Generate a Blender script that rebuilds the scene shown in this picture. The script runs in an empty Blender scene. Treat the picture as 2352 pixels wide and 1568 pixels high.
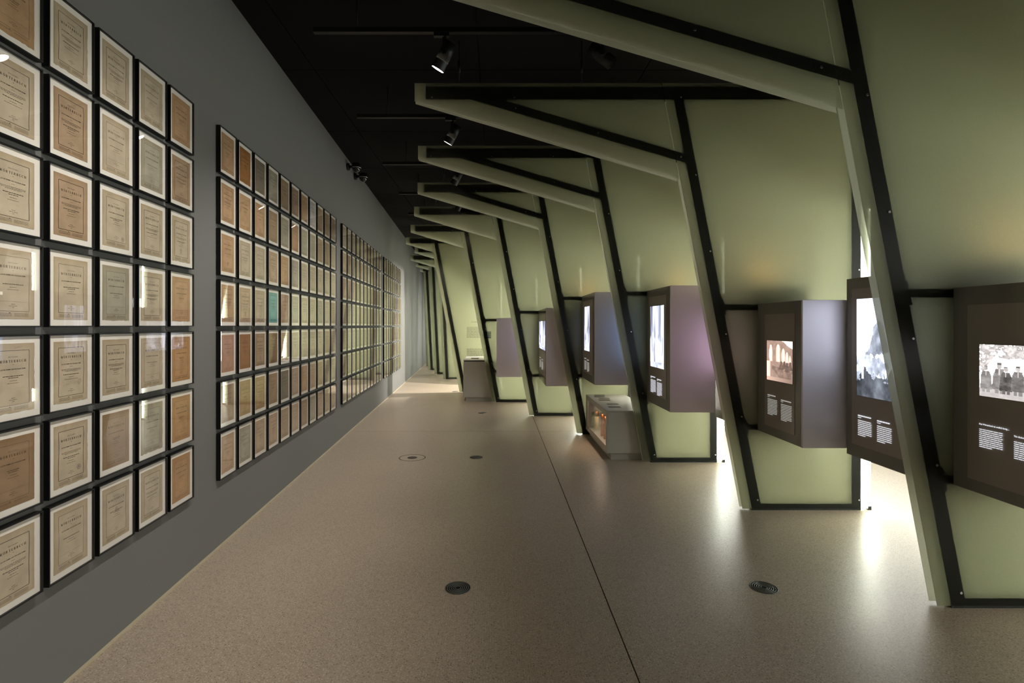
import bpy, bmesh, math, random
import numpy as np
from mathutils import Vector, Matrix

random.seed(7)
SC = bpy.context.scene
COL = SC.collection

# ------------------------------------------------------------------ camera
F, PX, PY, EYE = 1200.0, 1140.0, 747.0, 1.5          # focal length and principal point in photo pixels, eye height
cam_d = bpy.data.cameras.new('camera')
cam_d.sensor_width = 36.0
cam_d.lens = 36.0 * F / 2352.0
cam_d.shift_x = (1176 - PX) / 2352.0
cam_d.shift_y = -(784 - PY) / 2352.0
cam_d.clip_start = 0.05
cam = bpy.data.objects.new('camera', cam_d)
cam.location = (0, 0, EYE)
cam.rotation_euler = (math.radians(90), 0, 0)
COL.objects.link(cam)
SC.camera = cam

# ------------------------------------------------------------------ world, exposure, light levels
world = bpy.data.worlds.new('world')
world.use_nodes = True
world.node_tree.nodes['Background'].inputs[0].default_value = (0.75, 0.85, 1.0, 1)
world.node_tree.nodes['Background'].inputs[1].default_value = 0.004
SC.world = world
SC.view_settings.view_transform = 'Standard'
SC.view_settings.look = 'None'
SC.view_settings.gamma = 1.0
SC.view_settings.exposure = 0.32
SC.view_settings.use_curve_mapping = False
SPOT_WATT = 96.0
ADDED_WINDOW_GLOW = 4.6
TUBE_GLOW = 58.0
SCREEN_GLOW = 2.3
SC.cycles.max_bounces = 6
SC.cycles.diffuse_bounces = 4
SC.cycles.glossy_bounces = 3
SC.cycles.transmission_bounces = 6
SC.cycles.transparent_max_bounces = 10
SC.cycles.use_adaptive_sampling = True
SC.cycles.adaptive_threshold = 0.03
SC.cycles.caustics_reflective = False
SC.cycles.caustics_refractive = False


def S(r, g, b):
    def f(c):
        c /= 255.0
        return c / 12.92 if c <= 0.04045 else ((c + 0.055) / 1.055) ** 2.4
    return (f(r), f(g), f(b), 1.0)


# ------------------------------------------------------------------ materials
def new_mat(name):
    m = bpy.data.materials.new(name)
    m.use_nodes = True
    nt = m.node_tree
    nt.nodes.clear()
    out = nt.nodes.new('ShaderNodeOutputMaterial')
    return m, nt, out


def plain(name, col, rough=0.5, metal=0.0, spec=0.5, bump=0.0, scale=60.0, var=0.0):
    m, nt, out = new_mat(name)
    p = nt.nodes.new('ShaderNodeBsdfPrincipled')
    p.inputs['Base Color'].default_value = col
    p.inputs['Roughness'].default_value = rough
    p.inputs['Metallic'].default_value = metal
    p.inputs['Specular IOR Level'].default_value = spec
    nt.links.new(p.outputs[0], out.inputs[0])
    if bump or var:
        tc = nt.nodes.new('ShaderNodeTexCoord')
        n = nt.nodes.new('ShaderNodeTexNoise')
        n.inputs['Scale'].default_value = scale
        n.inputs['Detail'].default_value = 5
        nt.links.new(tc.outputs['Object'], n.inputs['Vector'])
        if bump:
            b = nt.nodes.new('ShaderNodeBump')
            b.inputs['Strength'].default_value = bump
            b.inputs['Distance'].default_value = 0.002
            nt.links.new(n.outputs['Fac'], b.inputs['Height'])
            nt.links.new(b.outputs[0], p.inputs['Normal'])
        if var:
            r = nt.nodes.new('ShaderNodeMapRange')
            r.inputs['To Min'].default_value = 1 - var
            r.inputs['To Max'].default_value = 1 + var
            h = nt.nodes.new('ShaderNodeHueSaturation')
            h.inputs['Color'].default_value = col
            nt.links.new(n.outputs['Fac'], r.inputs['Value'])
            nt.links.new(r.outputs[0], h.inputs['Value'])
            nt.links.new(h.outputs[0], p.inputs['Base Color'])
    return m


def emit(name, col, strength):
    m, nt, out = new_mat(name)
    e = nt.nodes.new('ShaderNodeEmission')
    e.inputs[0].default_value = col
    e.inputs[1].default_value = strength
    nt.links.new(e.outputs[0], out.inputs[0])
    return m


def schlick(nt, f0=0.04):
    """physical reflectance of a thin clear sheet against the viewing angle, same on both faces"""
    g = nt.nodes.new('ShaderNodeNewGeometry')
    d = nt.nodes.new('ShaderNodeVectorMath'); d.operation = 'DOT_PRODUCT'
    nt.links.new(g.outputs['Normal'], d.inputs[0]); nt.links.new(g.outputs['Incoming'], d.inputs[1])
    a = nt.nodes.new('ShaderNodeMath'); a.operation = 'ABSOLUTE'
    nt.links.new(d.outputs['Value'], a.inputs[0])
    s = nt.nodes.new('ShaderNodeMath'); s.operation = 'SUBTRACT'; s.inputs[0].default_value = 1.0
    nt.links.new(a.outputs[0], s.inputs[1])
    p = nt.nodes.new('ShaderNodeMath'); p.operation = 'POWER'; p.inputs[1].default_value = 5.0
    nt.links.new(s.outputs[0], p.inputs[0])
    ml = nt.nodes.new('ShaderNodeMath'); ml.operation = 'MULTIPLY_ADD'
    ml.inputs[1].default_value = 1 - f0; ml.inputs[2].default_value = f0
    nt.links.new(p.outputs[0], ml.inputs[0])
    return ml.outputs[0]


def clear_glass(name, tint=(1, 1, 1, 1), rough=0.0, f0=0.03):
    m, nt, out = new_mat(name)
    t = nt.nodes.new('ShaderNodeBsdfTransparent'); t.inputs[0].default_value = tint
    g = nt.nodes.new('ShaderNodeBsdfGlossy'); g.inputs['Roughness'].default_value = rough
    mx = nt.nodes.new('ShaderNodeMixShader')
    nt.links.new(schlick(nt, f0), mx.inputs[0])
    nt.links.new(t.outputs[0], mx.inputs[1]); nt.links.new(g.outputs[0], mx.inputs[2])
    nt.links.new(mx.outputs[0], out.inputs[0])
    return m


def etched_glass(name, col, see=0.06, refl=0.02, f0=0.0):
    """satin etched sheet: scatters light through, a little stays see-through, satin reflection"""
    m, nt, out = new_mat(name)
    tc = nt.nodes.new('ShaderNodeTexCoord')
    no = nt.nodes.new('ShaderNodeTexNoise')
    no.inputs['Scale'].default_value = 160; no.inputs['Detail'].default_value = 1; no.noise_dimensions = '3D'
    nt.links.new(tc.outputs['Object'], no.inputs['Vector'])
    mr = nt.nodes.new('ShaderNodeMapRange')
    mr.inputs['To Min'].default_value = 0.93; mr.inputs['To Max'].default_value = 1.05
    nt.links.new(no.outputs['Fac'], mr.inputs['Value'])
    hs = nt.nodes.new('ShaderNodeHueSaturation'); hs.inputs['Color'].default_value = col
    nt.links.new(mr.outputs[0], hs.inputs['Value'])
    tl = nt.nodes.new('ShaderNodeBsdfTranslucent'); nt.links.new(hs.outputs[0], tl.inputs[0])
    df = nt.nodes.new('ShaderNodeBsdfDiffuse'); nt.links.new(hs.outputs[0], df.inputs[0])
    tr = nt.nodes.new('ShaderNodeBsdfTransparent'); tr.inputs[0].default_value = (0.95, 0.97, 0.9, 1)
    gl = nt.nodes.new('ShaderNodeBsdfGlossy'); gl.inputs['Roughness'].default_value = 0.33
    m1 = nt.nodes.new('ShaderNodeMixShader'); m1.inputs[0].default_value = refl
    nt.links.new(tl.outputs[0], m1.inputs[1]); nt.links.new(df.outputs[0], m1.inputs[2])
    m2 = nt.nodes.new('ShaderNodeMixShader'); m2.inputs[0].default_value = see
    nt.links.new(m1.outputs[0], m2.inputs[1]); nt.links.new(tr.outputs[0], m2.inputs[2])
    m3 = nt.nodes.new('ShaderNodeMixShader')
    nt.links.new(schlick(nt, f0), m3.inputs[0])
    if f0 == 0.0:
        nt.links.new(m2.outputs[0], out.inputs[0])
        return m
    nt.links.new(m2.outputs[0], m3.inputs[1]); nt.links.new(gl.outputs[0], m3.inputs[2])
    nt.links.new(m3.outputs[0], out.inputs[0])
    return m


def terrazzo(name):
    m, nt, out = new_mat(name)
    L = nt.links
    p = nt.nodes.new('ShaderNodeBsdfPrincipled')
    tc = nt.nodes.new('ShaderNodeTexCoord')
    big = nt.nodes.new('ShaderNodeTexNoise'); big.inputs['Scale'].default_value = 0.7; big.inputs['Detail'].default_value = 4
    L.new(tc.outputs['Object'], big.inputs['Vector'])
    cr = nt.nodes.new('ShaderNodeValToRGB')
    cr.color_ramp.elements[0].position = 0.3; cr.color_ramp.elements[0].color = S(163, 148, 132)
    cr.color_ramp.elements[1].position = 0.7; cr.color_ramp.elements[1].color = S(175, 159, 141)
    L.new(big.outputs['Fac'], cr.inputs['Fac'])
    col = cr.outputs[0]
    for sc_, lo, hi, c, off in ((125, 0.66, 0, S(82, 72, 60), 0), (80, 0.62, 0, S(204, 194, 176), 3), (220, 0.5, 0, S(112, 100, 84), 7), (85, 0.88, 0, S(48, 43, 38), 11)):
        mp = nt.nodes.new('ShaderNodeMapping'); mp.inputs['Location'].default_value = (off, off * 0.7, off * 0.3)
        L.new(tc.outputs['Object'], mp.inputs['Vector'])
        vo = nt.nodes.new('ShaderNodeTexVoronoi'); vo.voronoi_dimensions = '2D'; vo.inputs['Scale'].default_value = sc_
        vo.inputs['Randomness'].default_value = 1.0
        L.new(mp.outputs[0], vo.inputs['Vector'])
        # only some of the cells carry a stone chip
        wc = nt.nodes.new('ShaderNodeSeparateColor'); L.new(vo.outputs['Color'], wc.inputs[0])
        gt = nt.nodes.new('ShaderNodeMath'); gt.operation = 'GREATER_THAN'; gt.inputs[1].default_value = lo
        L.new(wc.outputs[0], gt.inputs[0])
        rr = nt.nodes.new('ShaderNodeMapRange')
        rr.inputs['From Min'].default_value = 0.18; rr.inputs['From Max'].default_value = 0.34
        rr.inputs['To Min'].default_value = 1.0; rr.inputs['To Max'].default_value = 0.0
        L.new(vo.outputs['Distance'], rr.inputs['Value'])
        mu = nt.nodes.new('ShaderNodeMath'); mu.operation = 'MULTIPLY'
        L.new(gt.outputs[0], mu.inputs[0]); L.new(rr.outputs[0], mu.inputs[1])
        mu2 = nt.nodes.new('ShaderNodeMath'); mu2.operation = 'MULTIPLY'; mu2.inputs[1].default_value = 0.58
        L.new(mu.outputs[0], mu2.inputs[0])
        mx = nt.nodes.new('ShaderNodeMix'); mx.data_type = 'RGBA'
        L.new(mu2.outputs[0], mx.inputs[0]); L.new(col, mx.inputs[6]); mx.inputs[7].default_value = c
        col = mx.outputs[2]
    L.new(col, p.inputs['Base Color'])
    rn = nt.nodes.new('ShaderNodeMapRange'); rn.inputs['To Min'].default_value = 0.30; rn.inputs['To Max'].default_value = 0.42
    L.new(big.outputs['Fac'], rn.inputs['Value']); L.new(rn.outputs[0], p.inputs['Roughness'])
    p.inputs['Specular IOR Level'].default_value = 0.4
    L.new(p.outputs[0], out.inputs[0])
    return m


def paper(name, col):
    """old paper: darker towards nothing in particular, foxed and fibrous"""
    m, nt, out = new_mat(name)
    L = nt.links
    p = nt.nodes.new('ShaderNodeBsdfPrincipled'); p.inputs['Roughness'].default_value = 0.85
    p.inputs['Specular IOR Level'].default_value = 0.15
    tc = nt.nodes.new('ShaderNodeTexCoord')
    oi = nt.nodes.new('ShaderNodeObjectInfo')
    ad = nt.nodes.new('ShaderNodeVectorMath'); ad.operation = 'MULTIPLY_ADD'
    ad.inputs[1].default_value = (1, 1, 1)
    sc = nt.nodes.new('ShaderNodeMath'); sc.operation = 'MULTIPLY'; sc.inputs[1].default_value = 40
    L.new(oi.outputs['Random'], sc.inputs[0])
    cb = nt.nodes.new('ShaderNodeCombineXYZ')
    for i in range(3):
        L.new(sc.outputs[0], cb.inputs[i])
    L.new(tc.outputs['Object'], ad.inputs[0]); L.new(cb.outputs[0], ad.inputs[2])
    n1 = nt.nodes.new('ShaderNodeTexNoise'); n1.inputs['Scale'].default_value = 14; n1.inputs['Detail'].default_value = 6
    L.new(ad.outputs[0], n1.inputs['Vector'])
    r1 = nt.nodes.new('ShaderNodeMapRange'); r1.inputs['From Min'].default_value = 0.3; r1.inputs['From Max'].default_value = 0.7
    r1.inputs['To Min'].default_value = 0.84; r1.inputs['To Max'].default_value = 1.08
    L.new(n1.outputs['Fac'], r1.inputs['Value'])
    # browned rim, as old covers have: distance from the sheet's own middle
    sx = nt.nodes.new('ShaderNodeSeparateXYZ'); L.new(tc.outputs['Generated'], sx.inputs[0])
    def edge(sock):
        a = nt.nodes.new('ShaderNodeMath'); a.operation = 'SUBTRACT'; a.inputs[1].default_value = 0.5; L.new(sock, a.inputs[0])
        b = nt.nodes.new('ShaderNodeMath'); b.operation = 'ABSOLUTE'; L.new(a.outputs[0], b.inputs[0])
        return b.outputs[0]
    mxm = nt.nodes.new('ShaderNodeMath'); mxm.operation = 'MAXIMUM'
    L.new(edge(sx.outputs[0]), mxm.inputs[0]); L.new(edge(sx.outputs[2]), mxm.inputs[1])
    r2 = nt.nodes.new('ShaderNodeMapRange'); r2.inputs['From Min'].default_value = 0.36; r2.inputs['From Max'].default_value = 0.5
    r2.inputs['To Min'].default_value = 0.0; r2.inputs['To Max'].default_value = 0.55
    L.new(mxm.outputs[0], r2.inputs['Value'])
    hs = nt.nodes.new('ShaderNodeHueSaturation'); hs.inputs['Color'].default_value = col
    L.new(r1.outputs[0], hs.inputs['Value'])
    mx = nt.nodes.new('ShaderNodeMix'); mx.data_type = 'RGBA'
    L.new(r2.outputs[0], mx.inputs[0]); L.new(hs.outputs[0], mx.inputs[6])
    mx.inputs[7].default_value = (col[0] * 0.72, col[1] * 0.62, col[2] * 0.48, 1)
    L.new(mx.outputs[2], p.inputs['Base Color'])
    L.new(p.outputs[0], out.inputs[0])
    return m


def picture_mat(name, glow):
    m, nt, out = new_mat(name)
    a = nt.nodes.new('ShaderNodeAttribute'); a.attribute_name = 'print'
    e = nt.nodes.new('ShaderNodeEmission'); e.inputs[1].default_value = glow
    nt.links.new(a.outputs['Color'], e.inputs[0]); nt.links.new(e.outputs[0], out.inputs[0])
    return m


M = {}
M['wall'] = plain('grey_wall_paint', S(111, 111, 109), 0.75, spec=0.25, bump=0.05, scale=90, var=0.03)
M['floor'] = terrazzo('terrazzo')
M['joint'] = plain('joint_filler', S(70, 64, 56), 0.8)
M['trim'] = plain('cream_edge_strip', S(176, 165, 140), 0.6)
M['ceiling'] = plain('black_ceiling', S(26, 25, 24), 0.9, spec=0.1, var=0.08, scale=3)
M['light_block'] = plain('pale_light_block', S(196, 192, 184), 0.8)
M['black'] = plain('black_metal', S(7, 7, 8), 0.5)
M['bar'] = plain('dark_steel', S(22, 26, 25), 0.5, bump=0.03)
M['screw'] = plain('screw_steel', S(200, 200, 196), 0.25, metal=1.0)
M['etched'] = etched_glass('etched_green_glass', S(204, 206, 189))
M['etched_rear'] = etched_glass('etched_green_glass_extra_bounce', S(216, 214, 195), 0.04, 0.36, 0.045)  # extra diffuse reflection added to brighten the cases; no backing is modelled
M['clear'] = clear_glass('clear_green_glass', (0.96, 0.98, 0.93, 1), 0.42)
M['picglass'] = clear_glass('picture_glass', (1, 1, 1, 1), 0.0, 0.04)
M['frame'] = plain('black_frame', S(9, 9, 11), 0.38, spec=0.4)
M['mat'] = plain('passepartout', S(236, 230, 221), 0.9, spec=0.1)
M['ink'] = plain('print_ink', S(30, 26, 22), 0.8, spec=0.1)
M['inkfaint'] = plain('faint_ink', S(66, 55, 44), 0.8, spec=0.1)
M['stamp'] = plain('stamp_ink', S(92, 66, 84), 0.8, spec=0.1)
M['pencil'] = plain('pencil', S(70, 66, 74), 0.7, spec=0.1)
M['case'] = plain('mauve_grey_lacquer', S(234, 225, 230), 0.36, metal=0.08, spec=0.5)
M['caseglass'] = plain('dark_case_glass', S(138, 136, 128), 0.10, spec=0.5)
M['casemat'] = plain('case_print_panel', S(166, 157, 147), 0.22, spec=0.4)
M['vitrine'] = plain('light_grey_lacquer', S(176, 172, 164), 0.4, spec=0.4)
M['grille'] = plain('grille_metal', S(104, 103, 97), 0.5, metal=0.6)
M['well_shade'] = plain('well_shade_black', S(6, 6, 6), 0.9)
M['caption'] = emit('caption_glow', (0.9, 0.92, 1.0, 1), 0.75)
M['captiondim'] = emit('caption_glow_dim', (0.8, 0.78, 0.72, 1), 0.4)
M['lens'] = emit('spot_lens', (1.0, 0.86, 0.62, 1), 60.0)
M['added_pane'] = emit('added_pane_glow', (0.98, 0.99, 0.90, 1), ADDED_WINDOW_GLOW)  # unseen glowing panes, added to light the fins
M['added_pane_cool'] = emit('added_pane_glow_cool', (0.74, 0.96, 0.94, 1), ADDED_WINDOW_GLOW)  # cooler copy, added to tint the nearest fin teal
M['tube'] = emit('light_tube', (.97, 1.0, .90, 1), TUBE_GLOW)
M['windowframe'] = plain('window_frame', S(60, 60, 58), 0.5)
M['copper'] = plain('copper', S(196, 112, 62), 0.3, metal=0.9)
M['cream'] = plain('cream_glaze', S(226, 200, 160), 0.35)
M['inside'] = plain('vitrine_lining', S(150, 144, 134), 0.8)
M['dome'] = plain('camera_dome', S(20, 20, 20), 0.08, spec=0.8)
M['chrome'] = plain('chrome', S(190, 190, 188), 0.15, metal=1.0)
M['letter'] = plain('grey_lettering', S(120, 122, 104), 0.7)
M['card'] = clear_glass('clear_label_card', (0.72, 0.76, 0.8, 1), 0.1)
PAPERS = dict(b=(196, 181, 157), t=(176, 151, 124), o=(192, 158, 122), O=(188, 148, 106), N=(162, 116, 68), n=(152, 126, 98),
              g=(174, 167, 148), d=(134, 124, 108), w=(206, 202, 198), p=(194, 168, 142), P=(188, 146, 118), m=(182, 152, 108), e=(124, 184, 180))
for k_, c_ in PAPERS.items():
    M['paper_' + k_] = paper('old_paper_' + k_, S(*c_))
PAPER_WORD = dict(b='beige', t='tan', o='orange-tan', O='orange-brown', N='dark brown', n='brown', g='grey-beige', d='dark grey', w='pale grey',
                  p='pinkish', P='reddish', m='mustard', e='turquoise')


# ------------------------------------------------------------------ mesh helpers
def bm_box(bm, x0, x1, y0, y1, z0, z1, mi=0):
    vs = [bm.verts.new(p) for p in ((x0, y0, z0), (x1, y0, z0), (x1, y1, z0), (x0, y1, z0), (x0, y0, z1), (x1, y0, z1), (x1, y1, z1), (x0, y1, z1))]
    fs = []
    for q in ((0, 3, 2, 1), (4, 5, 6, 7), (0, 1, 5, 4), (1, 2, 6, 5), (2, 3, 7, 6), (3, 0, 4, 7)):
        f = bm.faces.new([vs[i] for i in q]); f.material_index = mi; fs.append(f)
    return fs


def bm_prism(bm, pts, y0, y1, mi=0, mi_front=None, mi_back=None):
    """polygon in XZ (counter-clockwise seen from -Y) pushed along Y"""
    a = [bm.verts.new((x, y0, z)) for x, z in pts]
    b = [bm.verts.new((x, y1, z)) for x, z in pts]
    f = bm.faces.new(a); f.material_index = mi if mi_front is None else mi_front
    f = bm.faces.new(list(reversed(b))); f.material_index = mi if mi_back is None else mi_back
    n = len(pts)
    for i in range(n):
        j = (i + 1) % n
        f = bm.faces.new((a[j], a[i], b[i], b[j])); f.material_index = mi


def bm_cyl(bm, p0, p1, r0, r1=None, n=20, mi=0, caps=True):
    p0 = Vector(p0); p1 = Vector(p1); r1 = r0 if r1 is None else r1
    ax = (p1 - p0).normalized()
    u = ax.orthogonal().normalized(); v = ax.cross(u)
    A = []; B = []
    for i in range(n):
        t = 2 * math.pi * i / n
        d = u * math.cos(t) + v * math.sin(t)
        A.append(bm.verts.new(p0 + d * r0)); B.append(bm.verts.new(p1 + d * r1))
    for i in range(n):
        j = (i + 1) % n
        f = bm.faces.new((A[i], A[j], B[j], B[i])); f.material_index = mi; f.smooth = True
    if caps:
        f = bm.faces.new(list(reversed(A))); f.material_index = mi
        f = bm.faces.new(B); f.material_index = mi


def bm_lathe(bm, prof, n=24, mi=0):
    """profile of (r, z) turned about Z"""
    rings = []
    for r, z in prof:
        rings.append([bm.verts.new((r * math.cos(2 * math.pi * i / n), r * math.sin(2 * math.pi * i / n), z)) for i in range(n)])
    for a, b in zip(rings, rings[1:]):
        for i in range(n):
            j = (i + 1) % n
            f = bm.faces.new((a[i], a[j], b[j], b[i])); f.smooth = True; f.material_index = mi


def mesh_of(bm, name, mats):
    me = bpy.data.meshes.new(name)
    bmesh.ops.recalc_face_normals(bm, faces=bm.faces[:])
    bm.to_mesh(me); bm.free()
    for m in (mats if isinstance(mats, (list, tuple)) else [mats]):
        me.materials.append(m)
    return me


def put(name, me, parent=None, loc=(0, 0, 0), rot=(0, 0, 0)):
    o = bpy.data.objects.new(name, me)
    COL.objects.link(o)
    o.location = loc; o.rotation_euler = rot
    if parent is not None:
        o.parent = parent
    return o


def obj(name, bm, mats, parent=None, loc=(0, 0, 0), rot=(0, 0, 0), bevel=0.0):
    o = put(name, mesh_of(bm, name, mats), parent, loc, rot)
    if bevel:
        md = o.modifiers.new('bevel', 'BEVEL'); md.width = bevel; md.segments = 2; md.limit_method = 'ANGLE'
    return o


def box(name, x0, x1, y0, y1, z0, z1, mat, parent=None, loc=(0, 0, 0), rot=(0, 0, 0), bevel=0.0):
    bm = bmesh.new(); bm_box(bm, x0, x1, y0, y1, z0, z1)
    return obj(name, bm, mat, parent, loc, rot, bevel)


def thing(name, label, cat, loc=(0, 0, 0), rz=0.0, group=None):
    o = put(name, None, None, loc, (0, 0, rz))
    o.empty_display_size = 0.05
    tag(o, label, cat, group)
    return o


def tag(o, label, cat, group=None):
    o['label'] = label; o['category'] = cat
    if group:
        o['group'] = group
    return o


def struct(o):
    o['kind'] = 'structure'
    return o


ORD = ['first', 'second', 'third', 'fourth', 'fifth', 'sixth', 'seventh', 'eighth', 'ninth', 'tenth', 'eleventh', 'twelfth', 'thirteenth']

# ------------------------------------------------------------------ the room
CEIL = 3.82
WK = -0.0517                                             # the left wall runs slightly to the left with distance
def wall_x(y):
    return -1.697 + WK * y
WA = math.atan2(1.0, WK)                                 # its direction


def side_prism(name, pts, z0, z1, mat):
    bm = bmesh.new()
    lo = [bm.verts.new((x, y, z0)) for x, y in pts]; hi = [bm.verts.new((x, y, z1)) for x, y in pts]
    bm.faces.new(lo); bm.faces.new(hi)
    for i in range(len(pts)):
        j = (i + 1) % len(pts); bm.faces.new((lo[i], lo[j], hi[j], hi[i]))
    return obj(name, bm, mat)


Y0, Y1 = -2.6, 21.0
wl = struct(side_prism('wall_left', [(wall_x(Y0), Y0), (wall_x(Y1), Y1), (wall_x(Y1) - .2, Y1), (wall_x(Y0) - .2, Y0)], 0, CEIL, M['wall']))
tr = struct(side_prism('trim_1', [(wall_x(Y0) + .001, Y0), (wall_x(Y1) + .001, Y1), (wall_x(Y1) + .016, Y1), (wall_x(Y0) + .016, Y0)], 0.0005, 0.009, M['trim']))
struct(box('wall_back', wall_x(Y0), 7.0, Y0 - .2, Y0, 0, CEIL, M['wall']))
struct(box('wall_end', wall_x(Y1) - .2, 3.0, Y1, Y1 + .2, 0, CEIL, M['wall']))

fl = struct(box('floor', -3.2, 8.0, Y0 - .2, Y1 + .2, -0.2, -0.004, M['joint']))
JX, JY, GAP = 0.602, 7.4, 0.0035
for x0, x1 in ((-3.2, JX - GAP), (JX + GAP, 8.0)):
    for y0, y1 in ((Y0 - .2, JY - GAP), (JY + GAP, Y1 + .2)):
        box('slab', x0, x1, y0, y1, -0.004, 0.0, M['floor'], fl)

ce = struct(box('ceiling', -3.2, 8.0, Y0 - .2, Y1 + .2, CEIL + .03, CEIL + .2, M['black']))
pbm = bmesh.new(); bm_box(pbm, -.745, .745, -.745, .745, 0, .028)
pme = mesh_of(pbm, 'ceiling_panel', M['ceiling'])
for ix in range(7):
    for iy in range(16):
        put('ceiling_panel', pme, ce, (-2.4 + 1.5 * ix, -2.0 + 1.5 * iy, CEIL))

# unseen windows, added to light the fins from the right, following their curve
WPTS = [(6.3, Y0), (6.2, 0.6), (6.0, 3.0), (5.6, 5.4), (4.5, 7.6), (3.45, 9.8), (2.3, 12.0), (1.2, 14.2), (0.3, 16.4), (-0.55, 18.6), (-1.3, Y1)]
SILL, HEAD = 0.6, 2.1
bm = bmesh.new()
for (xa, ya), (xb, yb) in zip(WPTS, WPTS[1:]):
    d = Vector((xb - xa, yb - ya, 0)).normalized(); n = Vector((d.y, -d.x, 0)) * 0.2
    for z0, z1 in ((0, SILL), (HEAD, CEIL)):
        P = [(xa, ya), (xb, yb), (xb + n.x, yb + n.y), (xa + n.x, ya + n.y)]
        lo = [bm.verts.new((x, y, z0)) for x, y in P]; hi = [bm.verts.new((x, y, z1)) for x, y in P]
        bm.faces.new(lo); bm.faces.new(hi)
        for i in range(4):
            j = (i + 1) % 4; bm.faces.new((lo[i], lo[j], hi[j], hi[i]))
struct(obj('wall_right', bm, M['wall']))
for k, ((xa, ya), (xb, yb)) in enumerate(zip(WPTS, WPTS[1:])):
    L = math.hypot(xb - xa, yb - ya)
    w = struct(put('window_%d' % (k + 1), None, None, (xa, ya, 0), (0, 0, math.atan2(yb - ya, xb - xa))))
    bm = bmesh.new()
    for x0, x1, z0, z1 in ((0, L, SILL, SILL + .05), (0, L, HEAD - .05, HEAD), (0, .05, SILL + .05, HEAD - .05), (L - .05, L, SILL + .05, HEAD - .05), (L / 2 - .025, L / 2 + .025, SILL + .05, HEAD - .05)):
        bm_box(bm, x0, x1, -.08, -.02, z0, z1)
    obj('window_frame', bm, M['windowframe'], w)
    for x0, x1 in ((.05, L / 2 - .025), (L / 2 + .025, L - .05)):
        box('pane', x0, x1, -.06, -.05, SILL + .05, HEAD - .05, M['added_pane_cool'] if k == 2 else M['added_pane'], w)

# unseen ceiling block, added to keep light off the fin tops; pale for fill
BLOCK_EDGE = [(3.75, Y0), (3.62, 2.7), (3.22, 4.3), (2.68, 5.8), (2.13, 7.3), (1.58, 8.7), (.98, 10.2), (.30, 11.7), (.27, 13.3), (-.35, 14.6), (-.8, 16.1), (-1.2, 17.6), (-1.55, 19.1), (-1.7, Y1)]
bm = bmesh.new()
P = BLOCK_EDGE + [(x - .01, y) for x, y in reversed(WPTS)]
lo = [bm.verts.new((x, y, 2.35)) for x, y in P]; hi = [bm.verts.new((x, y, CEIL)) for x, y in P]
bm.faces.new(lo); bm.faces.new(hi)
for i in range(len(P)):
    j = (i + 1) % len(P); bm.faces.new((lo[i], lo[j], hi[j], hi[i]))
struct(obj('added_light_block', bm, M['light_block']))

# ------------------------------------------------------------------ glass fins
FT = 0.060                                               # depth of a fin: two etched sheets with steel between
TOPZ, TIPZ, ARM = 3.466, 3.318, 0.295
#       y      tipX    baseX  slope  rightX  arm_bar
FINS = [(2.765, -0.44, 2.341, .188, 3.45, True),
        (4.235, -0.663, 2.000, .190, 3.02, True),
        (5.714, -0.857, 1.613, .190, 2.476, True),
        (7.190, -1.085, 1.115, .188, 1.95, True),
        (8.650, -1.363, 0.548, .188, 1.39, False),
        (10.20, -1.675, -0.080, .188, 0.78, False),
        (11.66, -2.020, -0.820, .192, 0.10, False),
        (13.10, -2.050, -0.800, .150, 0.10, False),
        (14.55, -2.400, -1.480, .050, -0.55, False),
        (16.08, -2.480, -1.900, .050, -1.00, False),
        (17.58, -2.560, -2.290, .050, -1.40, False),
        (19.05, -2.630, -2.560, .030, -1.80, False)]
FIN_NOTE = ['nearest to the viewer, cut by the right picture edge', 'second from the viewer, reaching over the second lamp', 'third from the viewer', 'fourth from the viewer, behind the low vitrine',
            'fifth from the viewer', 'sixth from the viewer, in front of the far vitrine', 'seventh from the viewer, behind the far vitrine', 'eighth from the viewer, only its arm showing',
            'ninth from the viewer, leaning little', 'tenth from the viewer', 'eleventh from the viewer', 'farthest from the viewer, against the wall']
# case opening on each fin: left edge X, z bottom, z top
OPEN = {0: (2.419, .657, 1.70), 1: (2.12, .65, 1.676), 2: (1.648, .676, 1.878), 3: (1.18, .785, 1.90), 4: (.699, .645, 1.745), 5: (0.0, .58, 1.63)}
scr_bm = bmesh.new(); bm_cyl(scr_bm, (0, -.004, 0), (0, 0.0, 0), .0065, .008, 12)
scr_me = mesh_of(scr_bm, 'screw', M['screw'])


def bar_between(bm, p, q, w, y0, y1):
    """flat steel bar along p-q in XZ, w wide to the right of the direction"""
    d = (Vector(q) - Vector(p)).normalized(); n = Vector((d.y, -d.x)) * w
    bm_prism(bm, [p, q, (q[0] + n.x, q[1] + n.y), (p[0] + n.x, p[1] + n.y)], y0, y1)


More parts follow.
